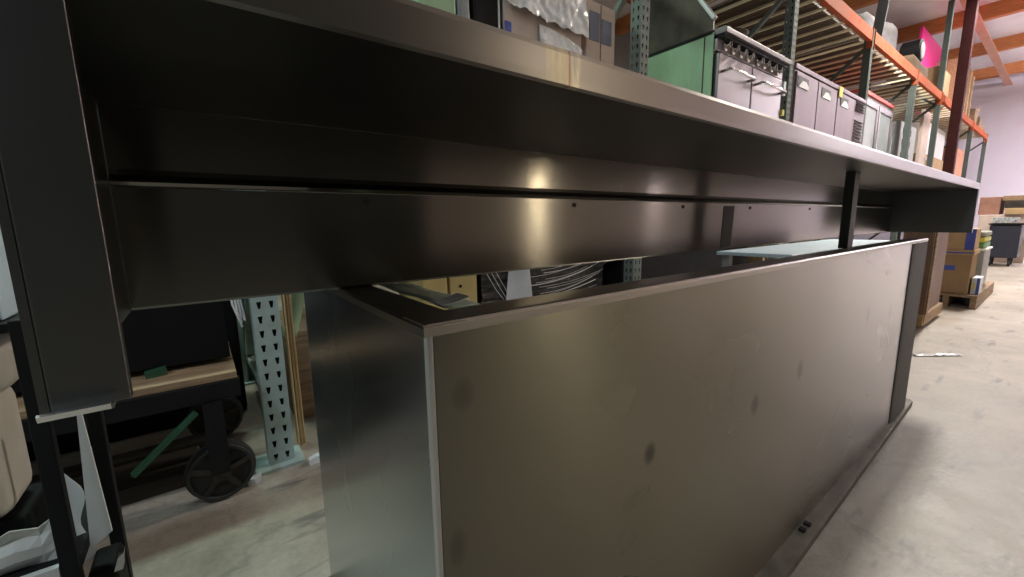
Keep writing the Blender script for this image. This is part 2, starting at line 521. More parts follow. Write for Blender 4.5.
MB().box(BX0 + .12, BX1 + .26, BY1 - .04, BY1, .03, .10).obj('back_sill', M['bin_side'], bin_)
MB().box(BX0 + .01, BX1 + .25, BY0 + .01, BY1 - .01, .03, .034).obj('floor_panel', M['bin_rim'], bin_)
# bent corner closing the far end
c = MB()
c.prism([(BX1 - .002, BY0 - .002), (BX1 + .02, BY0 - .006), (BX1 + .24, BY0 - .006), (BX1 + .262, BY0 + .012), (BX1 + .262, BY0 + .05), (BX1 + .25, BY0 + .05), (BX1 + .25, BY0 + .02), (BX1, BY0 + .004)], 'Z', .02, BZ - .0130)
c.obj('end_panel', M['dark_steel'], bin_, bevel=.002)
MB().box(BX1 + .250, BX1 + .2615, BY0 + .05, BY1, .03, .42).obj('end_panel', M['bin_side'], bin_)
rail = MB()
rail.vf([(.10, .285, 0), (2.50, .335, 0), (2.50, .372, 0), (.10, .372, 0), (.10, .285, .022), (2.50, .335, .022), (2.50, .3435, .030), (.10, .3435, .030), (2.50, .372, .030), (.10, .372, .030)],
        [(0, 3, 2, 1), (0, 1, 5, 4), (4, 5, 6, 7), (7, 6, 8, 9), (9, 8, 2, 3), (1, 2, 8, 6, 5), (0, 4, 7, 9, 3)])
rl = rail.obj('base_rail', M['rail'], bin_, bevel=.002)
MB().box(.10, 2.45, BY1 - .08, BY1, 0, .030).obj('base_rail', M['rail'], bin_)
for x in (1.19, 1.225):
    MB().box(x, x + .014, .325, .340, .029, .036).obj('clip', M['black_paint'], rl)

# green strip painted for the rim's reflection, and a loose paper slip
g = MB()
g.grid(lambda u, v: Vector((.203 + .05 * v + .003 * u, .392 + .215 * u, BZ + .0012 + .002 * math.sin(5 * u) ** 2 - .004 * v)), 14, 3)
tag(g.obj('green_strap', M['palemint'], solid=.0012, smooth=True), 'pale green strap lying along the end rim of the open steel bin', 'strap')
g = MB()
g.grid(lambda u, v: Vector((.203 + .035 * u, .398 + .03 * v, BZ + .003 + .006 * u * u)), 5, 4)
tag(g.obj('paper_slip', M['paper'], solid=.0008), 'small white paper slip on the rim corner of the steel bin', 'paper')

# ------------------------------------------------------------------ pallet racking
RY0, RY1 = 1.6, 2.6
def perforated(mb, x0, x1, z0, z1, place, pitch=.05, hole=.024, zstop=None):
    """plate with two columns of teardrop holes; place(u, z) -> point"""
    us = [0, .17, .36, .64, .83, 1.]
    z = z0
    grow = []
    while z < z1 - 1e-6:
        zz = [z, min(z + (pitch - hole) / 2, z1), min(z + (pitch + hole) / 2, z1), min(z + pitch, z1)]
        for i in range(3):
            if zz[i + 1] - zz[i] < 1e-5:
                continue
            for k in range(5):
                if i == 1 and k in (1, 3) and (zstop is None or z < zstop):
                    # teardrop: leave a hole that narrows downward
                    a, b = us[k], us[k + 1]
                    m1 = a + (b - a) * .28
                    m2 = b - (b - a) * .28
                    mb.vf([place(a, zz[1]), place(m1, zz[1]), place(a, zz[2])], [(0, 1, 2)])
                    mb.vf([place(m2, zz[1]), place(b, zz[1]), place(b, zz[2])], [(0, 1, 2)])
                    continue
                mb.vf([place(us[k], zz[i]), place(us[k + 1], zz[i]), place(us[k + 1], zz[i + 1]), place(us[k], zz[i + 1])], [(0, 1, 2, 3)])
        z += pitch
    return mb

def upright(x, h, label, m, perf):
    t = thing('rack_upright', label, 'rack upright', (x + .0375, 2.1, 0), 'uprights of the long pallet rack')
    w, d = .078, .072
    p = MB()
    if perf:
        perforated(p, x, x + w, .012, h, lambda u, z: (x + w * u, RY0, z))
        perforated(p, x, x + w, .012, h, lambda u, z: (x, RY0 + d * (1 - u), z))
        p.vf([(x + w, RY0, .012), (x + w, RY0 + d, .012), (x + w, RY0 + d, h), (x + w, RY0, h)], [(0, 1, 2, 3)])
        p.vf([(x, RY0 + d, .012), (x + .02, RY0 + d, .012), (x + .02, RY0 + d, h), (x, RY0 + d, h)], [(0, 1, 2, 3)])
        p.vf([(x + w - .02, RY0 + d, .012), (x + w, RY0 + d, .012), (x + w, RY0 + d, h), (x + w - .02, RY0 + d, h)], [(0, 1, 2, 3)])
        bmesh.ops.remove_doubles(p.bm, verts=p.bm.verts, dist=1e-5)
        po = p.obj('post', m, t, solid=.002)
        MB().box(x + .012, x + w - .012, RY0 + .03, RY0 + .034, .02, h - .02).obj('post_core', M['black_paint'], po)
    else:
        p.strip([(x + .02, RY0 + d), (x, RY0 + d), (x, RY0), (x + w, RY0), (x + w, RY0 + d), (x + w - .02, RY0 + d)], .002, 'Z', .012, h)
        p.obj('post', m, t)
    q = MB()
    q.strip([(x + .02, RY1), (x, RY1), (x, RY1 + d), (x + w, RY1 + d), (x + w, RY1), (x + w - .02, RY1)], -.002, 'Z', .012, h)
    q.obj('post', m, t)
    for y in (RY0, RY1):
        MB().box(x - .045, x + w + .03, y - .03, y + d + .03, 0, .012).obj('foot_plate', m, t, bevel=.001)
    br = [(.15, .15), (.15, 1.05), (1.05, 1.95), (1.95, 2.75), (2.75, 3.55)]
    if 2 < x < 3:
        br = [(.15, .15), (.15, .70), (.70, 1.25), (1.25, 2.25), (2.25, 3.1)]
    xm = x + w / 2
    MB().bar((xm, RY0 + d, .15), (xm, RY1, .15), .03, .03).obj('brace', m, t)
    k = 0
    for za, zb in br[1:]:
        if zb > h: break
        MB().bar((xm, RY0 + d if k % 2 else RY1, za), (xm, RY1 if k % 2 else RY0 + d, zb), .035, .035).obj('brace', m, t)
        k += 1
    return t

ups = [(.117, 4.4, 'pale blue-green perforated rack upright standing beside the steel bin, its base plate on the floor', M['upright_blue'], True),
       (2.14, 4.4, 'green perforated rack upright between the printed carton and the green-sided range', M['upright'], True),
       (4.20, 4.4, 'dark green rack upright between the range and the long louvred cabinet', M['upright'], True),
       (6.35, 2.95, 'grey-green rack upright at the louvred end of the long cabinet', M['upright_far'], False),
       (8.62, 2.95, 'grey-green rack upright beside the upright glass door cooler', M['upright_far'], False),
       (10.5, 4.4, 'dark rack upright standing just behind the maroon column', M['upright_far'], False),
       (14.4, 2.95, 'pale green rack upright in front of the big brown carton', M['upright_far'], False),
       (17.0, 2.95, 'last rack upright at the end of the row by the white wall', M['upright_far'], False)]
for a in ups:
    upright(*a)
UX = [a[0] for a in ups]
blab = ['orange rack beam over the range', 'orange rack beam over the louvred cabinet', 'orange rack beam over the glass door cooler',
        'faded orange rack beam meeting the maroon column', 'faded orange rack beam just beyond the maroon column', 'last orange rack beam reaching the end upright by the white wall']
for k in range(1, 7):
    xa, xb = UX[k] + .08, UX[k + 1] - .002
    for back in (0, 1):
        if back and k > 3: continue
        y = RY1 + .03 if back else RY0 - .004
        t = thing('rack_beam', blab[k - 1] + (', rear one behind the wire deck' if back else ', front one under the upper shelf'), 'rack beam', ((xa + xb) / 2, y, 2.81), 'orange beams of the upper shelf')
        b = MB()
        b.prism([(y, 2.81), (y + .045, 2.81), (y + .045, 2.895), (y + .03, 2.90), (y + .03, 2.935), (y, 2.935)], 'X', xa, xb)
        b.obj('bar', M['beam'], t, bevel=.003)
        for xc in (xa, xb - .006):
            MB().box(xc, xc + .006, y - .006, y + .05, 2.74, 2.95).obj('end_connector', M['beam'], t)
    # wire deck
    t = thing('wire_deck', ['wire mesh deck of the upper shelf above the range', 'wire mesh deck with pale rods above the louvred cabinet', 'wire mesh deck above the glass door cooler',
                            'wire mesh deck beside the maroon column', 'wire mesh deck beyond the maroon column', 'wire mesh deck of the end bay by the white wall'][k - 1], 'wire deck', ((xa + xb) / 2, 2.1, 2.9), 'wire decks of the upper shelf')
    sp = MB()
    n = int((xb - xa) / .24)
    for i in range(n):
        x = xa + .1 + (xb - xa - .2) * i / (n - 1)
        for (yy) in ((RY0 + .045, RY1 + .028),):
            sp.box(x - .011, x + .011, yy[0], yy[1], 2.870, 2.893)
    sp.obj('support_rods', M['wire'], t)['kind'] = 'stuff'
    ms = MB()
    n = int((xb - xa) / .06)
    for i in range(n + 1):
        x = xa + .02 + (xb - xa - .04) * i / n
        ms.tube([(x, RY0 + .04, 2.8975), (x, RY1 + .03, 2.8975)], .003, 4)
    for j in range(7):
        y = RY0 + .05 + j * .16
        ms.tube([(xa + .01, y, 2.9035), (xb - .01, y, 2.9035)], .003, 4)
    ms.obj('mesh', M['mesh'], t)['kind'] = 'stuff'

for k in range(0, 6):
    xa, xb = UX[k] + .08, UX[k + 1] - .002
    tag(MB().box(xa, xb, RY0 + .005, RY1 + .06, 1.04, 1.10).obj('rack_shelf', M['board']),
        ['board shelf holding the film wrapped carton', 'board shelf holding the green-sided range', 'board shelf holding the long louvred cabinet', 'board shelf holding the glass door cooler',
         'board shelf between the cooler and maroon column', 'board shelf holding the big brown carton'][k], 'shelf', 'board shelves of the rack')

# ------------------------------------------------------------------ lower rack bay: film wrapped carton etc.
ZS = 1.10
t = thing('wrapped_carton', 'wide pale carton with crumpled clear film hanging over its front', 'carton', (1.52, 1.95, ZS))
MB().box(1.25, 1.765, 1.70, 2.25, ZS, 2.22).obj('carton_body', M['carton_pink'], t, bevel=.006)
f = MB()
def filmf(u, v):
    x = 1.245 + .54 * u
    hang = 1.852 - .012 * abs(math.sin(u * 17)) - .01 * mnoise.noise(Vector((u * 25, 0, 2))) - .03 * u
    z = 2.25 - (2.25 - hang) * v
    y = 1.680 - .016 * mnoise.noise(Vector((x * 7, z * 11, 1))) - .010 * mnoise.noise(Vector((x * 26, z * 24, 4)))
    return Vector((x, y - .012 * v, z))
f.grid(filmf, 60, 40)
f.obj('film', M['film'], t, solid=.002)
f = MB()
f.grid(lambda u, v: Vector((1.46 + .30 * u, 1.692 - .014 * abs(mnoise.noise(Vector((u * 7, v * 5, 3)))), 1.62 + (.19 - .05 * u * u) * v)), 24, 12)
f.obj('film', M['film'], t, solid=.002)
MB().box(1.252, 1.29, 1.697, 1.70, 1.72, 1.78).obj('label', M['blue'], t)

t = thing('printed_carton', 'tan carton with two grey-blue printed panels beside the rack upright', 'carton', (1.91, 1.85, ZS))
MB().box(1.80, 2.04, 1.70, 2.05, ZS, 2.03).obj('carton_body', M['carton_pink'], t, bevel=.008)
MB().box(1.825, 1.905, 1.697, 1.70, 1.83, 1.975).obj('printed_panel', M['print_blue'], t)
MB().box(1.925, 2.005, 1.697, 1.70, 1.83, 1.955).obj('printed_panel', M['print_blue'], t)
MB().box(1.913, 1.918, 1.6965, 1.70, 1.5, 2.02).obj('tape', M['oldwood'], t)

t = thing('black_bin', 'black plastic bin with one white stripe beside the wrapped carton', 'bin', (1.18, 1.85, ZS))
MB().prism([(1.10, ZS), (1.22, ZS), (1.235, 2.2), (1.075, 2.2)], 'Y', 1.70, 2.0).obj('body', M['black'], t, bevel=.01)
MB().box(1.215, 1.222, 1.694, 1.70, 1.2, 2.1).obj('stripe', M['white'], t)
t = MB()
t.prism([(1.015, ZS), (1.085, ZS), (1.06, 2.1), (1.0, 2.1)], 'Y', 1.70, 1.95)
tag(t.obj('grey_divider', M['grey'], bevel=.015), 'dull grey leaning divider between the black bin and the mint green crate', 'divider')
t = thing('mint_crate', 'mint green glossy crate peeking over the hood edge', 'crate', (.93, 1.85, ZS))
MB().box(.82, .995, 1.70, 2.0, ZS, 1.84).obj('body', M['mint'], t, bevel=.01)
for z in (1.3, 1.5, 1.7):
    MB().box(.815, .999, 1.692, 1.70, z, z + .02).obj('rib', M['mint'], t)

# ------------------------------------------------------------------ range
t = thing('kitchen_range', 'steel double oven range with a mint green side and row of knobs', 'range', (3.5, 2.0, ZS))
RX0, RX1 = 2.96, 4.04
RYF = 1.60
MB().box(RX0, RX1, RYF + .02, 2.2, ZS + .06, 2.10).obj('body', M['range_steel'], t, bevel=.004)
sd = MB().prism([(RYF + .015, ZS + .06), (2.2, ZS + .06), (2.2, 2.105), (RYF + .015, 2.105)], 'X', RX0 - .006, RX0).obj('side_panel', M['mint'], t)
MB().box(RX0 - .007, RX0 - .0005, RYF + .010, RYF + .05, ZS + .06, 2.10).obj('side_trim', M['mint'], sd)
MB().box(RX0 - .009, RX0 - .006, RYF + .07, RYF + .078, ZS + .1, 2.09).obj('seam', M['brown_metal'], sd)
MB().prism([(RYF + .02, 2.105), (2.2, 2.105), (2.2, 2.50), (2.0, 2.74), (RYF + .02, 2.19)], 'X', RX0 - .004, RX0 + .01).obj('side_splash', M['brown_metal'], t)
MB().bar((RX0 - .004, RYF + .01, 2.185), (RX0 - .004, 2.0, 2.745), .03, .03).obj('splash_trim', M['range_steel'], t, bevel=.004)
MB().bar((RX0 - .006, RYF + .02, 2.105), (RX0 - .006, 2.2, 2.105), .012, .02).obj('drip_strip', M['black_paint'], t)
MB().box(RX0 + .02, RX1, 2.14, 2.2, 2.10, 2.48).obj('backguard', M['brown_metal'], t, bevel=.004)
sl = MB().prism([(1.53, 2.085), (1.53, 2.118), (1.545, 2.128), (1.70, 2.128), (1.70, 2.085)], 'X', RX0 + .01, RX1 + .0)
sl.obj('front_shelf', M['slab'], t, bevel=.004)
MB().box(RX0 + .02, RX1 - .02, 1.55, 1.62, 2.062, 2.085).obj('shadow_gap', M['black_paint'], t)
MB().box(RX0 + .005, RX1 - .005, RYF - .012, RYF + .02, 1.985, 2.062).obj('control_panel', M['range_steel'], t, bevel=.003)
for x in (3.06, 3.17, 3.29, 3.40, 3.56, 3.67, 3.80, 3.92):
    kb = MB().lathe([(.030, 0), (.030, -.012), (.022, -.018), (.020, -.045), (.016, -.048)], (x, RYF - .012, 2.026), 'Y', 16).obj('knob', M['chrome'], t, smooth=False)
    MB().box(x - .004, x + .004, RYF - .064, RYF - .058, 2.006, 2.046).obj('pointer', M['black_paint'], kb)
for (a, b) in ((2.985, 3.475), (3.49, 4.02)):
    dr = MB().box(a, b, RYF - .02, RYF + .018, 1.22, 1.975).obj('oven_door', M['range_steel'], t, bevel=.006)
    za = 1.86
    MB().tube([(a + .05, RYF - .02, za), (a + .05, RYF - .075, za + .003), (a + .075, RYF - .085, za), (b - .09, RYF - .085, za), (b - .06, RYF - .075, za), (b - .06, RYF - .02, za)], .011, 8).obj('handle', M['chrome'], dr, smooth=True)
for x in (3.02, 3.98):
    for y in (1.68, 2.12):
        MB().lathe([(.02, ZS), (.02, ZS + .06)], (x, y, 0), 'Z', 10).obj('foot', M['dark_steel'], t)
MB().box(4.075, 4.10, 1.585, 1.60, 1.88, 2.0).bm.free()
MB().box(4.035, 4.075, 1.570, 1.585, 1.86, 1.97).obj('price_tag', M['paper'], t)['label'] = 'slim white price tag'
MB().box(4.03, 4.07, 1.565, 1.585, 1.70, 1.745).obj('price_tag', M['tag_yellow'], t)['label'] = 'small yellow price tag'

# pan and black cloth standing on top of the range
t = thing('stock_pot', 'dark round pot standing on the range top behind the front shelf', 'pot', (3.85, 1.95, 2.10))
MB().lathe([(.13, 2.105), (.15, 2.12), (.16, 2.36), (.165, 2.365), (.155, 2.37), (.14, 2.14)], (3.75, 1.93, 0), 'Z', 24).obj('body', M['iron'], t, smooth=True)
MB().tube([(3.60, 1.88, 2.33), (3.54, 1.86, 2.35), (3.54, 1.81, 2.35), (3.61, 1.81, 2.33)], .008, 6).obj('handle', M['iron'], t)
tag(MB().box(3.12, 3.42, 1.85, 2.08, 2.11, 2.30).crumple(.01, 6, 3, 3).obj('brown_carton', M['tan']), 'warm tan carton sitting on top of the range', 'carton')

# ------------------------------------------------------------------ long louvred cabinet
t = thing('louvred_cabinet', 'long pinkish stainless cabinet with notched handles and end louvres', 'cabinet', (5.3, 2.0, ZS))
CX0, CX1 = 4.30, 6.34
MB().box(CX0, CX1, 1.60, 2.45, ZS, 2.13).obj('body', M['pink_steel'], t, bevel=.004)
MB().box(CX0 - .002, CX1, 1.585, 2.46, 2.13, 2.17).obj('top_rail', M['pink_steel'], t, bevel=.004)
for (a, b) in ((4.32, 4.82), (4.84, 5.36), (5.38, 5.92)):
    dr = MB().box(a, b, 1.582, 1.60, 1.14, 2.11).obj('door', M['pink_steel'], t, bevel=.004)
    xm = a + .14 if a < 4.4 else a + .20
    nh = MB().box(xm - .12, xm + .12, 1.578, 1.583, 1.985, 2.075).obj('handle_recess', M['dark_steel'], dr)
    MB().prism([(xm - .10, 1.985), (xm + .12, 1.985), (xm + .12, 2.01), (xm + .06, 2.045), (xm - .02, 2.045)], 'Y', 1.575, 1.578).obj('handle', M['white'], dr)
lv = MB()
lv.box(5.95, 6.33, 1.590, 1.60, 1.14, 2.11)
lp = lv.obj('louvre_panel', M['pink_steel'], t)
for z in [2.04 + .028 * k for k in range(-1, 3)] + [1.70 + .034 * k for k in range(7)]:
    MB().prism([(1.570, z), (1.59, z + .006), (1.59, z + .018)], 'X', 6.0, 6.29).obj('louvre', M['dark_steel'], lp)
tag(MB().box(5.37, 5.47, 1.569, 1.574, 2.06, 2.16).obj('price_tag', M['tag_yellow']), 'yellow tag stuck on the louvred cabinet front', 'tag')
# rods stacked on the cabinet top
for i in range(9):
    x = 4.45 + .21 * i
    o = MB().tube([(x, 1.66, 2.185 + .028 * (i % 2)), (x + .05, 2.42, 2.185 + .028 * (i % 2))], .012, 6).obj('shelf_rod', M['wire'])
    tag(o, 'thin pale metal rod lying on top of the louvred cabinet', 'rod', 'loose rods on the louvred cabinet')
tag(MB().box(5.335, 5.435, 1.95, 2.2, 2.172, 2.36).obj('switch_box', M['dark_steel'], bevel=.01), 'small dark box standing on the louvred cabinet', 'box')

# ------------------------------------------------------------------ glass door cooler and others further along
t = thing('glass_door_cooler', 'tall silver glass door cooler past the louvred cabinet', 'cooler', (7.6, 2.1, ZS))
MB().box(6.95, 8.45, 1.80, 2.5, ZS, 2.42).obj('cabinet', M['grey'], t, bevel=.01)
for (a, b) in ((6.98, 7.68), (7.72, 8.42)):
    d = MB()
    d.box(a, a + .07, 1.77, 1.80, 1.16, 2.36).box(b - .07, b, 1.77, 1.80, 1.16, 2.36).box(a + .07, b - .07, 1.77, 1.80, 1.16, 1.24).box(a + .07, b - .07, 1.77, 1.80, 2.28, 2.36)
    dd = d.obj('door', M['range_steel'], t, bevel=.004)
    MB().box(a + .06, b - .06, 1.782, 1.788, 1.23, 2.29).obj('glass', mat('cooler_glass', (.30, .33, .35), .08, 0, .1, 2), dd)
    MB().bar((b - .03, 1.755, 1.5), (b - .03, 1.755, 2.0), .02, .02, (1, 0, 0)).obj('handle', M['chrome'], dd)
MB().box(6.95, 8.45, 1.775, 2.45, 2.42, 2.46).obj('red_top_strip', mat('red_strip', (.55, .06, .05), .5), t)
t = thing('white_appliance', 'pale upright appliance with dark controls beside the glass cooler', 'appliance', (9.4, 2.0, ZS))
MB().box(8.85, 9.9, 1.75, 2.4, ZS, 2.3).obj('body', M['grey'], t, bevel=.02)
for z in (1.75, 1.95, 2.12):
    MB().box(9.0, 9.5, 1.74, 1.75, z, z + .09).obj('control_panel', M['black'], t)
t = thing('white_door_leaf', 'tall white door leaf standing in the rack before the brown carton', 'door leaf', (10.5, 1.85, ZS))
MB().box(10.62, 11.15, 1.80, 1.85, ZS, 2.72).obj('leaf', M['carton_pink'], t, bevel=.005)
MB().lathe([(.03, 0), (.035, -.05)], (11.08, 1.80, 1.9), 'Y', 12).obj('knob', M['chrome'], t)
tag(MB().box(11.3, 13.6, 1.88, 2.5, ZS, 2.05).obj('brown_carton', M['carton'], bevel=.01), 'low wide brown carton behind the maroon column', 'carton')
tag(MB().box(14.6, 16.7, 1.85, 2.5, 0, 2.45).obj('big_carton', mat('carton_reddish', (.50, .24, .15), .85), bevel=.01), 'big reddish brown carton in the end bay of the rack', 'carton')
tag(MB().box(12.2, 14.2, 2.0, 2.5, ZS + .95, 2.75).obj('slatted_shutter', M['white'], bevel=.01), 'pale shutter above the low brown carton', 'shutter')

# ------------------------------------------------------------------ on the upper shelf
ZU = 2.907
for k in (1, 2, 3):  # boards added to block light and darken the deck's underside
    tag(MB().box(UX[k] + .14, UX[k + 1] - .06, RY0 + .16, RY1 - .04, 2.910, 2.935).obj('plywood_sheet', M['darkply']),
        ['dark plywood sheet lying on the wire deck over the range', 'dark plywood sheet lying on the wire deck over the louvred cabinet', 'dark plywood sheet lying on the wire deck over the glass cooler'][k - 1], 'plywood sheet', 'plywood on the upper shelf')
t = MB().box(7.25, 8.55, 1.85, 2.4, ZU + .10, 3.5).crumple(.09, 2.2, 5, 5)
tag(t.obj('grey_bundle', mat('grey_wrap', (.10, .095, .10), .9, 0, .3, 4, .3, .1), smooth=True), 'bulky grey wrapped bundle on the upper shelf', 'bundle')
t = MB().box(8.75, 9.9, 1.7, 2.05, ZU + .06, 3.22).crumple(.05, 2.4, 9, 4)
tag(t.obj('tan_bundle', mat('tan_wrap', (.11, .08, .055), .9, 0, .3, 4, .3, .1), smooth=True), 'tan cloth bundle on the upper shelf near the pink sheet', 'bundle')
t = thing('black_chair_frame', 'black round drum lying on the tan bundle by the pink sheet', 'drum', (9.5, 1.9, 3.28))  # black drum with a grey hub
MB().lathe([(.15, 0), (.18, .02), (.18, .24), (.15, .26)], (9.6, 1.75, 3.46), 'Y', 20).obj('drum_body', M['black'], t)
MB().lathe([(.10, -.01), (.12, 0)], (9.6, 1.75, 3.46), 'Y', 20).obj('drum_hub', M['grey'], t)
tag(MB().box(11.6, 13.6, 2.15, 2.19, ZU, 4.45).obj('pink_sheet', M['magenta']), 'bright magenta pink sheet standing on the upper shelf', 'sheet')
tag(MB().bar((6.75, 1.66, ZU + .03), (7.2, 1.70, 4.0), .10, .05).obj('dark_board', M['black']), 'dark board leaning up from the upper shelf', 'board')
tag(MB().box(10.95, 11.9, 1.72, 2.1, ZU, 3.5).obj('brown_carton', M['carton'], bevel=.01), 'brown carton beneath the pink sheet beside the maroon column', 'carton')
for i in range(4):
    x = 12.9 + .38 * i
    tag(MB().box(x, x + .11, 1.66, 2.1, ZU, 4.05 - .06 * i).obj('wood_pallet_end', M['palewood'], bevel=.01), 'upended wooden pallet on the upper shelf past the maroon column', 'pallet', 'upended pallets on the upper shelf')
for i, (x, h) in enumerate(((14.9, .42), (15.6, .30), (16.3, .18))):
    tag(MB().box(x, x + .60, 1.65, 2.3, ZU + .05, ZU + h).crumple(.05, 3, i, 3).obj('loose_bundle', M['oldwood']), ['tallest loose brown bundle near the end of the upper shelf', 'middle loose brown bundle near the end of the upper shelf', 'lowest loose brown bundle at the very end of the upper shelf'][i], 'bundle', 'brown bundles on the upper shelf')

# ------------------------------------------------------------------ under the rack shelf, seen through the gap
for i, (a, b) in enumerate(((.80, .925), (.945, 1.09))):
    t = thing('yellow_carton', ['plain yellow carton seen through the gap beside the green strap', 'yellow carton with a small dark mark seen through the gap'][i], 'carton', ((a + b) / 2, 1.9, 0), 'yellow cartons behind the bin')
    MB().box(a, b, 1.75, 2.05, 0, .66).obj('carton_body', M['carton_yellow'], t, bevel=.004)
    if i:
        MB().lathe([(.008, 0), (.008, -.002)], (a + .05, 1.75, .545), 'Y', 12).obj('mark', M['black'], t)
t = thing('wrapped_bundle', 'dark bundle in shiny clear film behind the open bin', 'bundle', (1.65, 2.0, 0))
MB().box(1.12, 2.08, 1.80, 2.3, 0, .62).obj('core', M['black'], t, bevel=.03)
f = MB()
f.grid(lambda u, v: Vector((1.14 + .93 * u, 1.788 - .012 * mnoise.noise(Vector((u * 5 + v * 6, v * 14, 2))), .35 + .27 * v)), 36, 24)
f.obj('film', M['film_dark'], t, solid=.0015)
for k in range(13):
    z0 = .40 + .016 * k + random.uniform(-.006, .006)
    x0 = 1.42 + random.uniform(0, .25)
    x1 = 2.0 + random.uniform(-.12, .06)
    z1 = z0 + .05 + .012 * (k % 4)
    pts = [(x0 + (x1 - x0) * q / 8, 1.772 - .004 * math.sin(PI * q / 8), z0 + (z1 - z0) * (q / 8) ** 2) for q in range(9)]
    MB().tube(pts, random.choice((.0012, .002, .003)), 5).obj('film_fold', M['film'], t)
for k in range(3):
    MB().tube([(1.16 + .03 * k, 1.776, .60), (1.22 + .03 * k, 1.772, .50), (1.27 + .02 * k, 1.772, .44)], .0016, 5).obj('film_fold', M['film'], t)
g = MB()
g.grid(lambda u, v: Vector((1.30 + .14 * u + .05 * (1 - v) * (u - .5), 1.765 + .003 * math.sin(6 * u), .40 + .21 * v)), 8, 8)
tag(g.obj('paper_sheet', M['paper'], solid=.001), 'pale blue white paper sheet hanging on the film wrapped bundle', 'paper')
tag(MB().box(2.26, 4.1, 1.78, 2.4, 0, .80).obj('dark_crate', M['black'], bevel=.02), 'long dark crate on the floor below the range', 'crate')
for i, (a, b, m_, l) in enumerate(((4.36, 4.55, M['palewood'], 'narrow wooden board seen in the gap beside the white slab'), (4.57, 4.83, M['paper'], 'pale striped white bin seen in the gap'))):
    tag(MB().box(a, b, 1.76, 2.3, 0, .74).obj(['wood_board', 'white_bin', 'white_slab'][i], m_, bevel=.006), l, ['board', 'bin', 'slab'][i])

t = thing('low_table', 'low pale blue-white table seen in the gap beneath the hood post', 'table', (4.1, 1.25, 0))
MB().box(2.95, 5.3, 1.02, 1.5, .595, .62).obj('table_top', M['palegblue'], t, bevel=.006)
for x in (3.0, 5.2):
    for y in (1.05, 1.43):
        MB().box(x, x + .05, y, y + .05, 0, .595).obj('leg', M['grey'], t)

# ------------------------------------------------------------------ platform cart in the first bay
t = thing('platform_cart', 'old platform cart with rusty wood deck and spoked iron wheel', 'cart', (-.3, 1.8, 0))
for i in range(3):
    MB().box(-.95, .05, 1.50 + .17 * i, 1.66 + .17 * i, .385, .408).obj('deck_plank', M['oldwood'], t, bevel=.003)
MB().box(-.95, .055, 1.49, 1.53, .33, .385).obj('side_rail', M['black_paint'], t)
MB().box(-.95, .055, 1.98, 2.02, .33, .385).obj('side_rail', M['black_paint'], t)
for (x, y) in ((-.02, 1.52), (-.02, 1.98), (-.85, 1.52), (-.85, 1.98)):
    w = MB()
    w.lathe([(.084, -.018), (.092, -.014), (.094, 0), (.092, .014), (.084, .018)], (x, y, .094), 'Y', 32)
    wl = w.obj('wheel', M['rubber'], t)
    wl.data.polygons.foreach_set('use_smooth', [False] * len(wl.data.polygons))
    for k in range(5):
        a = 2 * PI * k / 5 + .3
        MB().bar((x + .02 * math.cos(a), y - .022, .094 + .02 * math.sin(a)), (x + .080 * math.cos(a), y - .021, .094 + .080 * math.sin(a)), .016, .006, (0, 1, 0)).obj('spoke', M['iron'], wl)
    MB().lathe([(.026, -.03), (.026, .03)], (x, y, .094), 'Y', 16).obj('hub', M['iron'], wl)
    rm = MB()
    for k in range(32):
        a0, a1 = 2 * PI * k / 32, 2 * PI * (k + 1) / 32
        rm.bar((x + .083 * math.cos(a0), y - .02, .094 + .083 * math.sin(a0)), (x + .083 * math.cos(a1), y - .02, .094 + .083 * math.sin(a1)), .008, .012, (0, 1, 0))
    rm.obj('rim', M['dark_steel'], wl)
    MB().box(x - .025, x + .025, y - .045, y - .037, .10, .33).box(x - .025, x + .025, y + .037, y + .045, .10, .33).obj('fork', M['black_paint'], t)
# load on the cart
tag(MB().box(-.90, .04, 1.62, 1.98, .425, .66).crumple(.006, 5, 2, 3).obj('dark_crate', M['black']), 'dark crate riding on the old platform cart', 'crate')
tag(MB().bar((-.17, 1.60, .415), (-.12, 1.605, .422), .03, .02).obj('green_offcut', M['greenrod']), 'short green offcut on the cart deck', 'offcut')
tag(MB().bar((-.21, 1.44, .19), (-.06, 1.47, .315), .02, .012).obj('green_rod', M['greenrod']), 'green rod slanting beneath the cart deck', 'rod')
for i in range(3):
    o = MB().box(-.62 + .05 * i, -.10 + .02 * i, 1.66 + .11 * i, 1.74 + .11 * i, 0, .05).obj('floor_plank', M['soot'], bevel=.003)
    tag(o, ['plank on the floor under the cart, front one of three', 'plank on the floor under the cart, middle one of three', 'plank on the floor under the cart, rear one of three'][i], 'plank', 'planks beneath the cart')
# rods, hose and green pipe beside the first upright
for i in range(3):
    x = .226 + .012 * i
    tag(MB().tube([(x, 1.70 + .01 * i, 0), (x - .004, 1.70 + .012 * i, 1.0)], .005, 6).obj('brass_rod', mat('brass_%s' % 'abc'[i], (.55, .40, .22), .35, .7)), 'thin brass coloured rod leaning beside the perforated upright', 'rod', 'brass rods beside the first upright')
p = MB()
p.tube([(.245 + .055 * math.sin(k / 10 * 1.7), 1.80, .42 + .30 * k / 10) for k in range(11)][::-1], .028, 10)
tag(p.obj('green_hose', M['mint'], smooth=True), 'pale green hose hanging behind the perforated upright', 'hose')
tag(MB().box(.26, .8, 1.95, 2.5, 0, .40).obj('brown_box', M['oldwood'], bevel=.005), 'low brown wooden box behind the perforated upright', 'box')
p = MB()
for k in range(4):
    p.tube([(.06 + .006 * k, 1.62, .72), (.065 + .01 * k, 1.60 + .004 * k, .60 - .02 * k), (.085, 1.61, .52 + .015 * k)], .0035, 5)
tag(p.obj('wire_loop', M['paper']), 'pale loose wire loop hanging beside the perforated upright', 'wire')
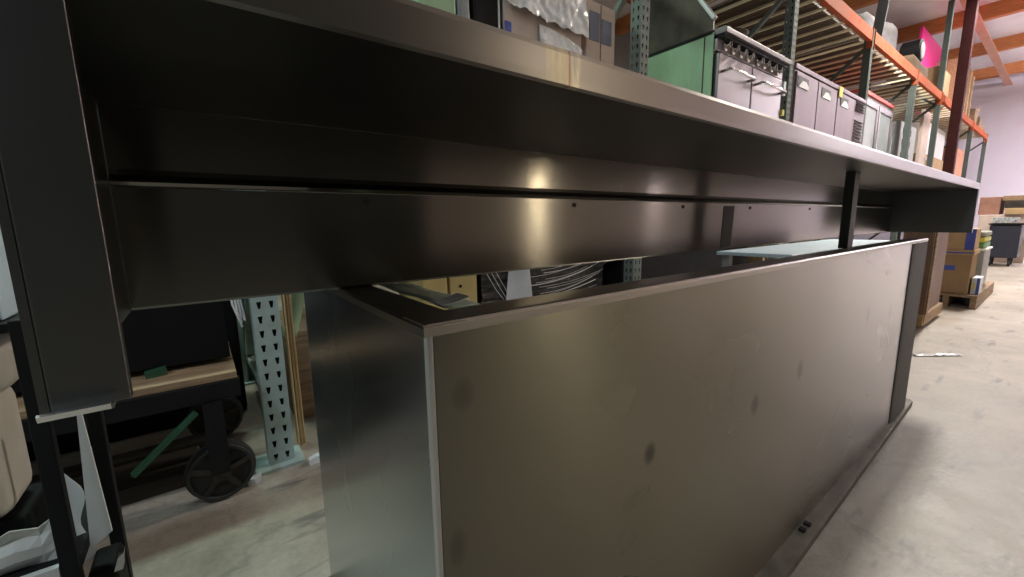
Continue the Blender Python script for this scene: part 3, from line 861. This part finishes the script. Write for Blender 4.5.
tag(MB().box(.045, .085, 1.53, 1.56, 0, .022).crumple(.008, 30, 4, 3).obj('white_scrap', M['paper']), 'small white scrap at the foot of the perforated upright', 'scrap')
tag(MB().box(.235, .265, 1.535, 1.56, 0, .022).crumple(.008, 30, 7, 3).obj('white_scrap', M['paper']), 'small pale scrap between the perforated upright and the bin', 'scrap')

# ------------------------------------------------------------------ stand with plastics at the left end
t = thing('black_stand', 'black steel stand with a white edged shelf under the hood end', 'stand', (-.6, 1.05, 0))
for (x, y) in ((-.232, .95), (-.205, 1.14), (-1.0, .95), (-1.0, 1.14)):
    MB().box(x - .011, x + .011, y - .011, y + .011, 0, .715).obj('leg', M['black_paint'], t, bevel=.002)
sh = MB().box(-1.0, -.222, .962, 1.15, .27, .292).obj('shelf', M['black_paint'], t)
MB().box(-1.0, -.245, .945, .957, .268, .294).obj('shelf_edge', M['white'], sh)
MB().box(-1.01, -.215, .96, 1.15, .694, .708).obj('top_shelf', M['black_paint'], t)
tag(MB().box(-.98, -.28, 1.0, 1.13, .294, .375).obj('black_tray', M['black'], bevel=.008), 'black tray beneath the beige bin on the black stand', 'tray')
t = thing('storage_bin', 'beige plastic bin with rounded lid on the black stand', 'bin', (-.6, 1.05, .377))
MB().box(-.95, -.290, .985, 1.12, .377, .59).obj('body', M['beige'], t, bevel=.03, seg=4)
MB().box(-.97, -.264, .975, 1.13, .585, .688).obj('lid', M['beige'], t, bevel=.035, seg=4)
MB().box(-.9, -.33, .980, .986, .41, .56).obj('recess', M['grey'], t, bevel=.003)
tag(MB().box(-.95, -.258, .99, 1.06, .709, .88).obj('pale_blue_box', M['palegblue'], bevel=.004), 'pale blue box on top of the black stand', 'box')
f = MB()
f.grid(lambda u, v: Vector((-.85 + .60 * u, .975 + .012 * mnoise.noise(Vector((u * 6, v * 4, 1))), .294 + (.075 + .06 * mnoise.noise(Vector((u * 13, 0, 5)))) * v)), 40, 4)
tag(f.obj('torn_film', M['white'], solid=.002), 'torn white film lying on the shelf of the black stand', 'film')
b = MB()
b.prism([(-.2005, .56), (-.1975, .56), (-.186, .296), (-.217, .275)], 'Y', 1.0, 1.006)
tag(b.obj('white_board', M['white']), 'pale tapering board leaning beside the black stand', 'board')
b = MB()
b.grid(lambda u, v: Vector((-.246 + .022 * u + .006 * math.sin(9 * v) * u, 1.03 + .004 * u, .235 + .20 * v - .05 * u * v)), 4, 12)
tag(b.obj('torn_paper', M['paper'], solid=.001), 'torn white paper strip beside the leg of the black stand', 'paper')
t = thing('black_toolbox', 'black box with a bare metal corner at the foot of the stand', 'box', (-.18, 1.05, 0))
MB().box(-.222, -.182, .97, 1.05, 0, .245).obj('body', M['black'], t, bevel=.008)
MB().prism([(-.186, .238), (-.178, .262), (-.170, .268), (-.174, .238)], 'Y', .962, .985).obj('metal_corner', M['hood_lip'], t)  # bright piece standing in for light reflected off the black box
tag(MB().box(-1.2, .10, 2.2, 2.5, 0, 1.03).obj('dark_cabinet', M['black'], bevel=.02), 'large dark cabinet standing behind the old platform cart', 'cabinet')  # added block, keeps the space behind the cart dark

# ------------------------------------------------------------------ far end: crate, pallets, carts
t = thing('wooden_crate', 'tall brown wooden crate with pale frame beyond the steel bin', 'crate', (4.6, .95, 0))
MB().box(4.30, 5.0, .60, .75, .10, .98).obj('panel', M['brownpanel'], t)
MB().box(4.28, 5.0, .575, .60, .03, .115).obj('bottom_rail', M['palewood'], t, bevel=.004)
MB().box(4.28, 4.36, .570, .60, .115, .98).obj('corner_post', M['oldwood'], t, bevel=.004)
MB().box(4.255, 4.30, .58, .75, .03, .115).obj('bottom_rail', M['palewood'], t, bevel=.004)
MB().box(4.255, 4.28, .58, .75, .115, .98).obj('corner_post', M['brownpanel'], t, bevel=.004)
for x in (4.30, 4.9):
    for y in (.61, .68):
        MB().box(x, x + .06, y, y + .06, 0, .10).obj('foot', M['oldwood'], t)
p = MB()
p.grid(lambda u, v: Vector((3.42 + .22 * u + .03 * v, .47 - .17 * u + .03 * v, .004 + .012 * abs(mnoise.noise(Vector((u * 6, v * 3, 2)))))), 12, 4)
tag(p.obj('film_scrap', M['film'], solid=.001), 'crumpled clear film scrap on the concrete floor', 'scrap')

def pallet(name, label, x0, x1, y0, y1, m, group=None):
    t = thing(name, label, 'pallet', ((x0 + x1) / 2, (y0 + y1) / 2, 0), group)
    for i in range(5):
        w = (x1 - x0) / 5
        MB().box(x0 + w * i + .01, x0 + w * (i + 1) - .01, y0, y1, .10, .122).obj('deck_board', m, t)
    for y in (y0, (y0 + y1) / 2 - .02, y1 - .04):
        MB().box(x0, x1, y, y + .04, .0, .10).obj('runner', m, t)
    return t
pallet('wooden_pallet', 'wooden pallet under the stacked tan and brown cartons', 5.55, 6.95, .43, .82, M['oldwood'])
ZP = .122
t = thing('brown_carton', 'brown carton with a blue mark, lower of the two on the pallet', 'carton', (5.9, .65, ZP))
MB().box(5.6, 5.95, .50, .80, ZP, .485).obj('carton_body', M['carton'], t, bevel=.004)
MB().box(5.597, 5.6, .60, .70, .34, .385).obj('blue_mark', M['blue'], t)
t = thing('banker_box', 'tan lidded carton with a blue end stripe, upper of the two on the pallet', 'carton', (5.9, .65, .485))
MB().box(5.6, 5.92, .50, .80, .485, .72).obj('carton_body', M['tan'], t, bevel=.004)
MB().box(5.585, 5.935, .49, .81, .4855, .53).obj('rim', M['tan'], t, bevel=.004)
MB().box(5.596, 5.6, .50, .56, .535, .72).obj('blue_stripe', M['blue'], t)
MB().box(5.582, 5.585, .50, .80, .500, .512).obj('blue_line', M['blue'], t)
t = thing('grey_tote', 'clear grey plastic tote beside the stacked cartons', 'tote', (6.5, .45, ZP))
MB().box(6.10, 6.6, .47, .66, ZP, .50).obj('body', M['grey'], t, bevel=.01)
MB().box(6.08, 6.62, .46, .67, .50, .52).obj('lid', M['white'], t, bevel=.005)
t = thing('blue_white_carton', 'small white carton with blue side and yellow label low on the pallet', 'carton', (6.0, .4, ZP))
MB().box(5.66, 5.9, .435, .488, ZP, .275).obj('carton_body', M['paper'], t, bevel=.003)
MB().box(5.657, 5.66, .435, .455, ZP, .275).obj('blue_side', M['blue'], t)
MB().box(5.656, 5.66, .463, .480, .17, .23).obj('yellow_label', M['tag_yellow'], t)
for i, (c_, l) in enumerate((((.12, .30, .12), 'green folded mat stacked on the grey tote, lowest'), ((.55, .56, .08), 'bright yellow green mat on the grey tote'), ((.25, .26, .2), 'dull olive mat topping the stack on the tote'), )):
    tag(MB().box(6.1, 6.6, .48, .66, .525 + .055 * i, .572 + .055 * i).obj('folded_mat', mat('mat_%s' % 'abc'[i], c_, .6), bevel=.01), l, 'mat', 'folded mats on the tote')

t = thing('black_bin_cart', 'navy black wheeled bin with patterned goods on top', 'bin', (10.8, .6, 0))
MB().prism([(10.52, .14), (11.08, .14), (11.14, .68), (10.46, .68)], 'Y', .46, .80).obj('body', M['navy'], t, bevel=.02)
MB().box(10.44, 11.16, .44, .82, .68, .70).obj('rim', M['black'], t, bevel=.005)
for x in (10.6, 11.0):
    for y in (.54, .75):
        MB().lathe([(.05, -.015), (.05, .015)], (x, y, .05), 'Y', 14).obj('caster', M['rubber'], t)
        MB().box(x - .015, x + .015, y - .02, y + .02, .06, .14).obj('caster_fork', M['dark_steel'], t)
tag(MB().box(10.5, 11.1, .52, .78, .715, .79).crumple(.008, 9, 1, 4).obj('patterned_goods', mat('pattern', (.40, .42, .45), .5, 0, .9, 40)), 'patterned grey goods heaped on the navy black bin', 'goods')
tag(MB().box(11.4, 12.4, .42, 1.02, .0, .84).obj('brown_carton', M['carton_pink'], bevel=.01), 'pale brown carton standing behind the navy bin', 'carton')
tag(MB().box(11.3, 12.3, .38, .72, .842, .95).obj('orange_tray', M['tan'], bevel=.01), 'flat orange tan tray over the pale carton', 'tray')
tag(MB().box(11.5, 12.4, .42, .74, .952, 1.08).obj('dark_crate', M['iron'], bevel=.01), 'dark crate on the flat tan tray by the white wall', 'crate')
tag(MB().box(11.6, 12.5, .80, 1.06, .842, 1.16).obj('red_brown_carton', mat('carton_redbrown', (.34, .18, .13), .85), bevel=.01), 'red brown carton beside the dark crate at the white wall', 'carton')
tag(MB().box(11.5, 12.5, .40, .78, 1.082, 1.17).obj('wooden_tray', M['oldwood'], bevel=.01), 'brown wooden tray on top of the dark crate', 'tray')

# ------------------------------------------------------------------ warehouse key lamp and added fill lights
def fixture(label, x, y, L, W, col, watts, z=4.50, along='X', uplight=0):
    t = thing('ceiling_light', label, 'ceiling light', (x, y, z), 'hanging light fixtures')
    a, b = (L / 2, W / 2) if along == 'X' else (W / 2, L / 2)
    MB().prism([(-b, z + .02), (b, z + .02), (b * .5, z + .10), (-b * .5, z + .10)], 'X', x - a, x + a).obj('housing', M['white'], t).location = (-x * 0, y - y, 0)
    h = t.children[0]
    for v in h.data.vertices:
        v.co.y += y
    l = bpy.data.lights.new('lamp', 'AREA')
    l.shape = 'RECTANGLE'
    l.size, l.size_y = 2 * a, 2 * b
    l.energy = watts
    l.color = col
    o = bpy.data.objects.new('lamp', l)
    COL.objects.link(o)
    o.location = (x, y, z)
    if uplight:  # added upward light that brightens the ceiling
        l2 = l.copy()
        l2.energy = uplight
        l2.color = (.93, .90, 1.)
        o2 = bpy.data.objects.new('uplight', l2)
        COL.objects.link(o2)
        o2.location = (x, y, z - .06)
        o2.rotation_euler = (PI, 0, 0)
        h.location.z += .0
    return t
fixture('long fixture above the far aisle', 7.2, .62, 1.0, .30, (1., .94, .84), 410, 4.45)
fixture('warm fixture over the front aisle', 4.6, -4.0, .5, .18, (1., .86, .68), 42, 4.45)  # unseen, added to brighten faces turned to the front aisle
fixture('fixture above the maroon column', 11.0, .75, 1.2, .6, (1., .93, .90), 190, 4.45)  # unseen, added for brightness at the far end
fixture('cool fixture by the white wall', 15.2, -2.2, 2.4, .8, (.96, .93, 1.), 420, 4.3, uplight=1500)  # added out of view to lift the far wall and ceiling
fixture('green tinted fixture over the first bay', -.2, 2.9, 1.2, .4, (.72, 1., .84), 95, 3.9)  # added out of view to throw green light on the range side
fixture('cool fixture over the stand', -2.6, -.6, 1.2, .5, (.78, .93, 1.), 110, 4.45)  # unseen fill, added to brighten the stand and its plastics
fixture('fixture above the aisle behind the rack', 4.2, 4.4, 2.4, .6, (1., .80, .6), 70, 4.45)  # unseen light added behind the rack

w = bpy.data.worlds.new('World')
scn.world = w
w.use_nodes = True
w.node_tree.nodes['Background'].inputs[0].default_value = (.8, .85, 1, 1)
w.node_tree.nodes['Background'].inputs[1].default_value = .05

# ------------------------------------------------------------------ camera
cd = bpy.data.cameras.new('camera')
cam = bpy.data.objects.new('camera', cd)
COL.objects.link(cam)
cx = Vector((.79929007, -.10756934, .59123956))     # world X, Y, Z seen by the lens (right, down, forward)
cy = Vector((-.60074145, -.11739405, .79077705))
cz = Vector((-.01565536, -.98724236, -.15845326))
right = Vector((cx[0], cy[0], cz[0])).normalized()
fwd = Vector((cx[2], cy[2], cz[2])).normalized()
up = right.cross(fwd)
mw = Matrix(((right.x, up.x, -fwd.x, 0), (right.y, up.y, -fwd.y, 0), (right.z, up.z, -fwd.z, .85), (0, 0, 0, 1)))
cam.matrix_world = mw
cd.sensor_width = 36.
cd.lens = 414.975 / 1024 * 36.
cd.clip_start = .01
scn.camera = cam

vs = scn.view_settings
vs.view_transform = 'Standard'
vs.look = 'None'
vs.exposure = -.3
vs.gamma = 1.
vs.use_curve_mapping = False
